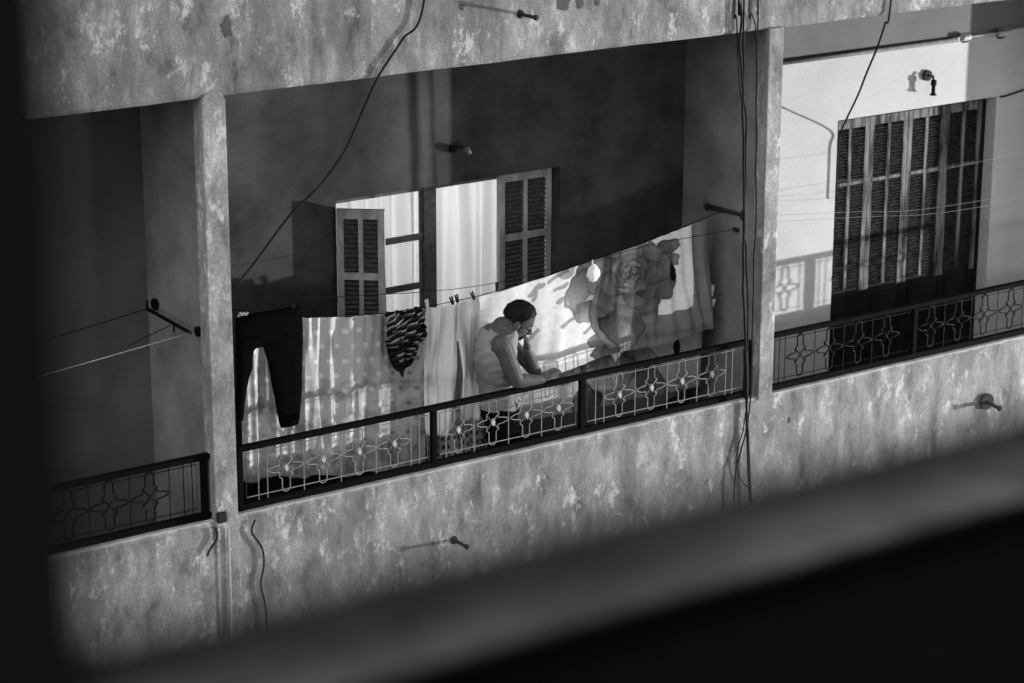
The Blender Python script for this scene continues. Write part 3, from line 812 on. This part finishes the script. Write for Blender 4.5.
    # hips and legs
    ball(bm, L(-.01, -.13, .80), .1, 1.18, 1.6, 1.1, 20, Matrix((f, s, up)).transposed())
    for b_ in (1, -1):
        cap(bm, [L(-.005, .085 * b_ - .13, .80), L(.03 + .02 * b_, .10 * b_ - .13, .45), L(-.02 + .03 * b_, .10 * b_ - .13, .08)], [.088, .058, .040])
        cap(bm, [L(-.05 + .03 * b_, .10 * b_ - .13, .04), L(.13 + .03 * b_, .115 * b_ - .13, .03)], [.036, .028])
    me = bpy.data.meshes.new('body'); bmesh.ops.recalc_face_normals(bm, faces=bm.faces); bm.to_mesh(me); bm.free(); me.materials.append(M['skin'])
    body = bpy.data.objects.new('body', me); COL.objects.link(body); body.parent = man
    md = body.modifiers.new('weld', 'REMESH'); md.mode = 'VOXEL'; md.voxel_size = .0048; md.use_smooth_shade = True
    md = body.modifiers.new('soften', 'SMOOTH'); md.iterations = 5; md.factor = .5
    # tank top
    bm = torso(.013, .80, zsh + .05)
    kill = []
    shr = [L(-.015, .195, zsh - .035), L(-.015, -.195, zsh - .03)]
    for fc in bm.faces:
        c = fc.calc_center_median(); lz = c.z
        if len(fc.verts) > 4: kill.append(fc); continue
        lf, ls = c.dot(f), c.dot(s)
        if any(((c - q) - f * (c - q).dot(f) * .12).length < .062 and lz > zsh - .2 for q in shr): kill.append(fc); continue
        if lz > zsh - .05 and abs(ls) < .07 and lf > -.02: kill.append(fc); continue
        if lz > zsh + .028 and abs(ls) < .066: kill.append(fc); continue
    bmesh.ops.delete(bm, geom=kill, context='FACES')
    o = obj('tank_top', bm, 'grey_cloth', man, True); md = o.modifiers.new('t', 'SOLIDIFY'); md.thickness = .005
    md = o.modifiers.new('s', 'SUBSURF'); md.levels = 1; md.render_levels = 1
    # trousers
    bm = bmesh.new()
    ball(bm, L(-.01, -.13, .80), .1, 1.33, 1.80, 1.25, 24, Matrix((f, s, up)).transposed())
    for b_ in (1, -1):
        cap(bm, [L(-.005, .085 * b_ - .13, .80), L(.03 + .02 * b_, .10 * b_ - .13, .45), L(-.02 + .03 * b_, .10 * b_ - .13, .07)], [.104, .078, .062])
    me = bpy.data.meshes.new('trousers'); bm.to_mesh(me); bm.free(); me.materials.append(M['trouser_cloth'])
    o = bpy.data.objects.new('trousers', me); COL.objects.link(o); o.parent = man
    md = o.modifiers.new('weld', 'REMESH'); md.mode = 'VOXEL'; md.voxel_size = .009; md.use_smooth_shade = True
    md = o.modifiers.new('soften', 'SMOOTH'); md.iterations = 4
    # hair: a cap over the skull with an uneven surface
    bm = bmesh.new(); bmesh.ops.create_icosphere(bm, subdivisions=5, radius=1)
    kill = []
    for v in bm.verts:
        c = v.co.copy(); n_ = 1 + .08 * noise.noise(c * 16) + .04 * noise.noise(c * 4.3)
        x, y, z = c.x * .105 * n_, c.y * .083 * n_, c.z * .102 * n_
        lim = -.042 if x < -.03 else (-.042 + (x + .03) * .85 if x < .035 else .012 + (x - .035) * 1.2)
        if .0 < x < .022 and z > -.075: lim = min(lim, -.06)      # sideburn
        if z + .012 * noise.noise(c * 8) < lim: kill.append(v)
        v.co = H(x - .008, y, z + .023)
    bmesh.ops.delete(bm, geom=list(set(kill)), context='VERTS')
    o = obj('hair', bm, 'hair', man, True); md = o.modifiers.new('t', 'SOLIDIFY'); md.thickness = .010; md.offset = -.6
    # eyes
    for b_ in (1, -1):
        bm = bmesh.new(); ball(bm, H(.070, .029 * b_, -.006), .0125, 1, 1, 1, 12); obj('eye', bm, 'eye', man, True)
    return man
build_man()

# ------------------------------------------------------------------ rods, cables and fittings
def rod(name, a, b_, r, label, cat, mat='rod', cap_r=None, group=None):
    bm = tb([a, b_], r, 8); d = (Vector(b_) - Vector(a)).normalized()
    tube(bm, [Vector(b_) - d * .012, Vector(b_) + d * .003], r * (cap_r or 1.5), 10)
    tube(bm, [Vector(a) - d * .0, Vector(a) + d * .006], r * 2.4, 10)
    return tag(obj(name, bm, mat, None, True), label, cat, group)
GR = 'short rods sticking out of the facade'
p = U(520, 14, 0); rod('wall_rod', (p.x, 0.0, p.z), (p.x + .0, -.165, p.z + .0), .011, 'short rod jutting from the lintel above the laundry balcony', 'wall rod', group=GR)
p = U(454, 540, 0); rod('wall_rod', (p.x, 0.0, p.z), (p.x, -.145, p.z), .011, 'short bent rod jutting from the parapet below the dotted sheet', 'wall rod', group=GR)
p = U(985, 401, 0); o = rod('wall_rod', (p.x, 0.0, p.z), (p.x, -.15, p.z - .02), .014, 'short rod with a round end plate on the parapet of the right balcony', 'wall rod', group=GR)
obj('end_plate', tb([(p.x, -.010, p.z), (p.x, -.028, p.z)], .06, 18), 'rod', o)
rod('clothesline_bracket', UX(745, 215, 3.924), UX(709, 206, 3.924) + Vector((-.02, 0, 0)), .018, 'thick dark bar fixed along the side wall above the blanket corner', 'bracket')
a, b_ = UX(738, 230, 3.924), UX(731, 229, 3.924)
tag(obj('wall_hook', bevel(bx(3.895, 3.928, .235, .29, 1.078, 1.105), .004), 'rod'), 'small dark hook on the side wall holding the thin line', 'hook')
t = thing('clothesline_bracket', 'dark bracket on the side wall of the shadowed left balcony', 'bracket', UX(175, 322, -.13))
lo_ = Vector(t.location)
A, B = UX(152, 308, -.15), UX(195, 332, -.15)
def rel(bm): bm.transform(Matrix.Translation(-lo_)); return bm
A = Vector((A.x - .03, A.y, A.z)); B = Vector((B.x - .03, B.y, B.z))
obj('arm', rel(tb([A, B], .011, 8)), 'iron_dark', t); bm = bmesh.new()
tube(bm, [(-.125, B.y, B.z), (-.14, B.y, B.z)], .03, 16); obj('wall_plate', rel(bm), 'iron_dark', t)
bm = bmesh.new(); tube(bm, [(-.125, A.y, A.z + .02), (-.14, A.y, A.z + .02)], .035, 16); tube(bm, [A, A + Vector((0, 0, .05))], .008, 6); obj('wall_plate', rel(bm), 'iron_dark', t)
mid = A.lerp(B, .62)
bm = tb([mid, mid + Vector((0, 0, -.05))], .006, 6); obj('hook', rel(bm), 'iron_dark', t)
for nm, P0, px, py, m_, lb_ in (('clothesline', A, 45, 337, 'iron_dark', 'dark clothesline from the inner end of the left balcony bracket'),
                          ('clothesline', mid, 128, 346, 'iron_dark', 'short dark line hanging from the middle of the left balcony bracket'),
                          ('clothesline', B, 45, 370, 'wire', 'pale clothesline from the outer end of the left balcony bracket')):
    E_ = U(px, py, P0.y); E2 = E_ if px > 100 else P0 + (E_ - P0) * (3.6 / (E_ - P0).length)
    if px <= 100:
        k = (-PITCH + .0 - P0.x) / (E_.x - P0.x); E2 = P0 + (E_ - P0) * k
    pts = [P0.lerp(E2, i / 10) - Vector((0, 0, .04 * math.sin(math.pi * i / 10) * (px < 100))) for i in range(11)]
    tag(obj(nm, tb(pts, .0028, 5), m_, None, True), lb_, 'clothesline', 'clotheslines')

def cable(pts, r, label, mat='cable', name='cable', cat='cable', grp=None, k=8):
    return tag(obj(name, tb(smooth_path(pts, k), r, 6), mat, None, True), label, cat, grp)
GC = 'cables down the face of the building'
def wob(pts, amp, seed):
    out = []
    P = smooth_path(pts, 8)
    for i, p in enumerate(P):
        out.append(p + Vector((noise.noise((i * .21, seed, 0)) * amp, -abs(noise.noise((i * .17, seed, 4))) * amp * .5, 0)))
    return out
def topz(px, y):   # continue a path above the frame
    p = U(px, 0, y); return Vector((p.x, p.y, 3.9))
cable([Vector((2.0, -.03, 5.0)), topz(440, -.03), U(424, 2, -.03), U(402, 40, -.02), U(378, 77, -.02), U(362, 112, .02), U(345, 150, .03), U(320, 185, .03), U(290, 215, .03), U(255, 262, .03), U(234, 288, .0)], .0075,
      'loose black cable swinging from the lintel down to the left column', grp=GC)
cable([topz(738, -.03)] + wob([U(739, 0, -.03), U(741, 60, -.03), U(743, 120, -.03), U(744, 200, -.03), U(743, 270, -.03), U(745, 330, -.03), U(746, 400, -.03), U(748, 460, -.03), U(752, 560, -.03)], .02, 1), .0085,
      'thickest of the black cables hanging down past the right railing post', grp=GC)
cable([topz(742, -.025)] + wob([U(744, 0, -.025), U(743, 70, -.025), U(746, 130, -.025), U(744, 215, -.025), U(746, 260, -.025), U(748, 340, -.03), U(747, 420, -.03), U(751, 490, -.03), U(750, 560, -.03)], .02, 2), .0065,
      'thin black cable twisting beside the thickest one at the right post', grp=GC)
cable([topz(758, -.02)] + wob([U(758, 0, -.02), U(757, 60, -.02), U(756, 140, -.02), U(755, 240, -.02), U(752, 330, -.03), U(750, 400, -.03), U(744, 440, -.03), U(736, 470, -.03), U(734, 492, -.03), U(733, 560, -.03)], .014, 3), .0055,
      'black cable along the edge of the right column, looping out below', grp=GC)
cable([topz(733, -.02), U(734, 0, -.02), U(736, 15, -.02), U(737, 31, -.02), U(738, 60, .0), U(741, 100, -.01)], .0045, 'short thin cable over the lintel above the cable bundle', grp=GC)
cable([topz(748, -.02), U(749, 0, -.02), U(752, 14, -.02), U(756, 32, -.02), U(757, 90, -.02)], .0045, 'thin cable slanting across the lintel to the right column', grp=GC)
cable([U(747, 402, -.02), U(743, 430, -.02), U(737, 452, -.02), U(739, 475, -.02), U(748, 488, -.02)], .004, 'thin loop of cable hanging under the right end of the railing', grp=GC)
cable([U(745, 350, -.03), U(746, 372, -.04), U(746, 398, -.03)], .016, 'taped bundle of cables beside the end post of the railing', name='cable_bundle', grp=GC)
cable([topz(898, -.02), U(891, 0, -.02), U(885, 24, -.02), U(877, 48, .05), U(867, 72, .18), U(858, 95, .36), U(847, 118, .62), U(841, 132, .80), U(838, 150, .81), U(836, 200, .81)], .007,
      'black cable dropping in front of the white wall to the louvred door', grp=GC)
cable([U(255, 520, -.02), U(252, 532, -.02), U(262, 548, -.02), U(264, 565, -.02), U(261, 585, -.02), U(266, 612, -.02), U(270, 690, -.02)], .006, 'wavy black cable hanging under the left end of the laundry railing', grp=GC)
t = thing('junction_box', 'small junction box with a pale vertical conduit under the left column', 'junction box', U(222, 519, -.02)); lo_ = Vector(t.location)
p = U(221, 517, -.02); obj('cover', rel(bevel(bx(p.x - .028, p.x + .028, -.045, -.012, p.z - .03, p.z + .03), .005)), 'rod', t)
obj('conduit', rel(tb([U(223, 527, -.02), U(229, 527, -.02), U(229, 532, -.02), U(231, 600, -.02), U(233, 720, -.02)], .006, 6)), 'wire', t)
obj('elbow', rel(tb(smooth_path([U(216, 528, -.02), U(217, 538, -.02), U(211, 548, -.02), U(207, 556, -.02)], 5), .008, 6)), 'rod', t)
# pipe and insulators on the white wall
p0, p1 = U(781, 59, D - .03), U(957, 39.5, D - .03)
tag(obj('wall_pipe', tb([(4.045, D - .03, 2.035), (p1.x, D - .03, 2.035)], .015, 10), 'frame_wood', None, True), 'grey pipe running high along the white wall above the louvred door', 'pipe')
def insulator(px, py, flip, label):
    c = U(px, py, D - .05); t = thing('insulator', label, 'insulator', c, 'porcelain insulators on the wall wire'); t.scale = (.8, .8, .75)
    bm = bmesh.new(); tube(bm, [(-.05, 0, 0), (-.035, 0, 0), (-.01, 0, 0), (.02, 0, 0), (.045, 0, 0), (.055, 0, 0)], [.02, .028, .024, .03, .027, .015], 14); obj('porcelain_spool', bm, 'porcelain', t, True)
    obj('iron_strap', tb([(-.07, 0, .0), (-.06, 0, -.03), (-.02, .0, -.045), (.04, 0, -.04)], .007, 6), 'rod', t, True)
    obj('anchor', tb([(.0, 0, -.04), (.0, .045, -.05)], .009, 6), 'rod', t)
insulator(966, 37.5, 0, 'small insulator at the end of the grey pipe')
insulator(1002, 33.5, 1, 'pale insulator further along, in the shaded corner of the wall')
cable([U(970, 37, D - .05), U(1002, 33, D - .05), U(1024, 28, D - .05), Vector((7.90, D - .05, 2.06))], .004, 'short wire strung between the two insulators', 'wire', 'wire', 'wire')
cable([U(1000, 97, D - .01), U(1006, 96, D - .01), U(1024, 90, D - .01)], .006, 'dark wire leaving the top corner of the louvred door', 'cable', 'wire', 'wire')
for (pts, lb_) in (([(775, 210), (850, 212), (905, 211), (960, 204), (1024, 193)], 'upper pale line crossing in front of the louvred door'),
                   ([(775, 217), (860, 217), (930, 214), (990, 205), (1030, 196)], 'lower pale line crossing in front of the louvred door'),
                   ([(775, 192), (830, 182), (900, 176), (960, 166), (1030, 150)], 'highest pale line crossing in front of the louvred door')):
    P = [U(x, y, .45) for x, y in pts]; P[0] = Vector((4.04, .45, P[0].z)); k = (7.92 - P[-1].x) / (P[-1].x - P[-2].x); P.append(P[-1] + (P[-1] - P[-2]) * k)
    tag(obj('clothesline', tb(smooth_path(P, 6), .0012, 5), 'thin_line', None, True), lb_, 'clothesline', 'clotheslines')
# lamp holder on the white wall
c = U(926, 80, D); t = thing('wall_lamp_holder', 'black lamp holder without a bulb on the white wall above the door', 'lamp holder', (c.x, D - .002, c.z)); t.scale = (1.15, 1.1, 1.15)
bm = bmesh.new(); tube(bm, [(0, 0, .03), (0, -.018, .03)], .034, 14); obj('back_plate', bm, 'cable', t)
obj('arm', tb([(0, -.015, .03), (0, -.06, .035), (0, -.07, .0)], .008, 8), 'cable', t, True)
bm = bmesh.new(); tube(bm, [(0, -.07, .01), (0, -.07, -.02), (0, -.07, -.025), (0, -.07, -.07), (0, -.07, -.085)], [.018, .02, .013, .013, .024], 12); obj('socket', bm, 'cable', t, True)
# lamp holder beside the shadow edge in the middle loggia
c = U(457, 148, D); t = thing('wall_lamp_holder', 'dark lamp holder on the grey wall above the lit window', 'lamp holder', (c.x, D - .002, c.z))
bm = bmesh.new(); tube(bm, [(-.04, 0, 0), (-.04, -.02, 0)], .026, 12); obj('back_plate', bm, 'cable', t)
obj('arm', tb([(-.04, -.01, 0), (-.01, -.05, .012), (.02, -.06, .0)], .010, 8), 'rod', t, True)
bm = bmesh.new(); tube(bm, [(.005, -.06, .012), (.03, -.065, -.005), (.05, -.07, -.03)], [.016, .022, .014], 12); obj('socket', bm, 'frame_wood', t, True)

# ------------------------------------------------------------------ the photographer's side of the street
cb = thing('photographer_building', 'dark out-of-focus near building with a terrace ledge and window jamb', 'building', (CAM.x, -10.2, GZ))
lo_ = Vector(cb.location)
def near(name, bm, mat): return obj(name, rel(bm), mat, cb)
Z0 = CAM.z - 1.056; Y0 = CAM.y + 2.0
near('ledge', bevel(bx(-16, 34, Y0, Y0 + .20, Z0 - .014, Z0), .006, 3), 'ledge')
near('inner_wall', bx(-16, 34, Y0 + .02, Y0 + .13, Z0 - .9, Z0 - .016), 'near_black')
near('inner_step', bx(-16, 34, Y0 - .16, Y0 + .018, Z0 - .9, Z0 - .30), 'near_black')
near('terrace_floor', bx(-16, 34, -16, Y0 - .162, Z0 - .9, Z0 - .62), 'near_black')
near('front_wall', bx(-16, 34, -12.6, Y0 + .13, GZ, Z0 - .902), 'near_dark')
near('sky_blocking_wall', bx(-16, 34, -16, -15.8, Z0 - .6, CAM.z + 9), 'near_dark')  # unseen wall, its height added to block the low sky
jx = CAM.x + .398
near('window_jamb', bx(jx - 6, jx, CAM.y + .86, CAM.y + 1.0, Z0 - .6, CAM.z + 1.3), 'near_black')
edge_bar = thing('handrail', 'added thin dark bar that darkens and blurs the far edge of the near ledge', 'handrail', (CAM.x + 3, CAM.y + 1.03, CAM.z - .499))  # bar added only to darken and soften the far edge of the ledge
bm = bevel(bx(-3.0, 9.0, -.014, .014, -.012, .012), .006, 3); obj('edge_darkening_bar', bm, 'edge_bar_dark', edge_bar)
bm = bx(8.9, 8.95, -.02, .02, -(.53 - (CAM.z - .53 - (Z0 - .62)) * 0 + .6), -.027); 
obj('post', bm, 'near_dark', edge_bar)
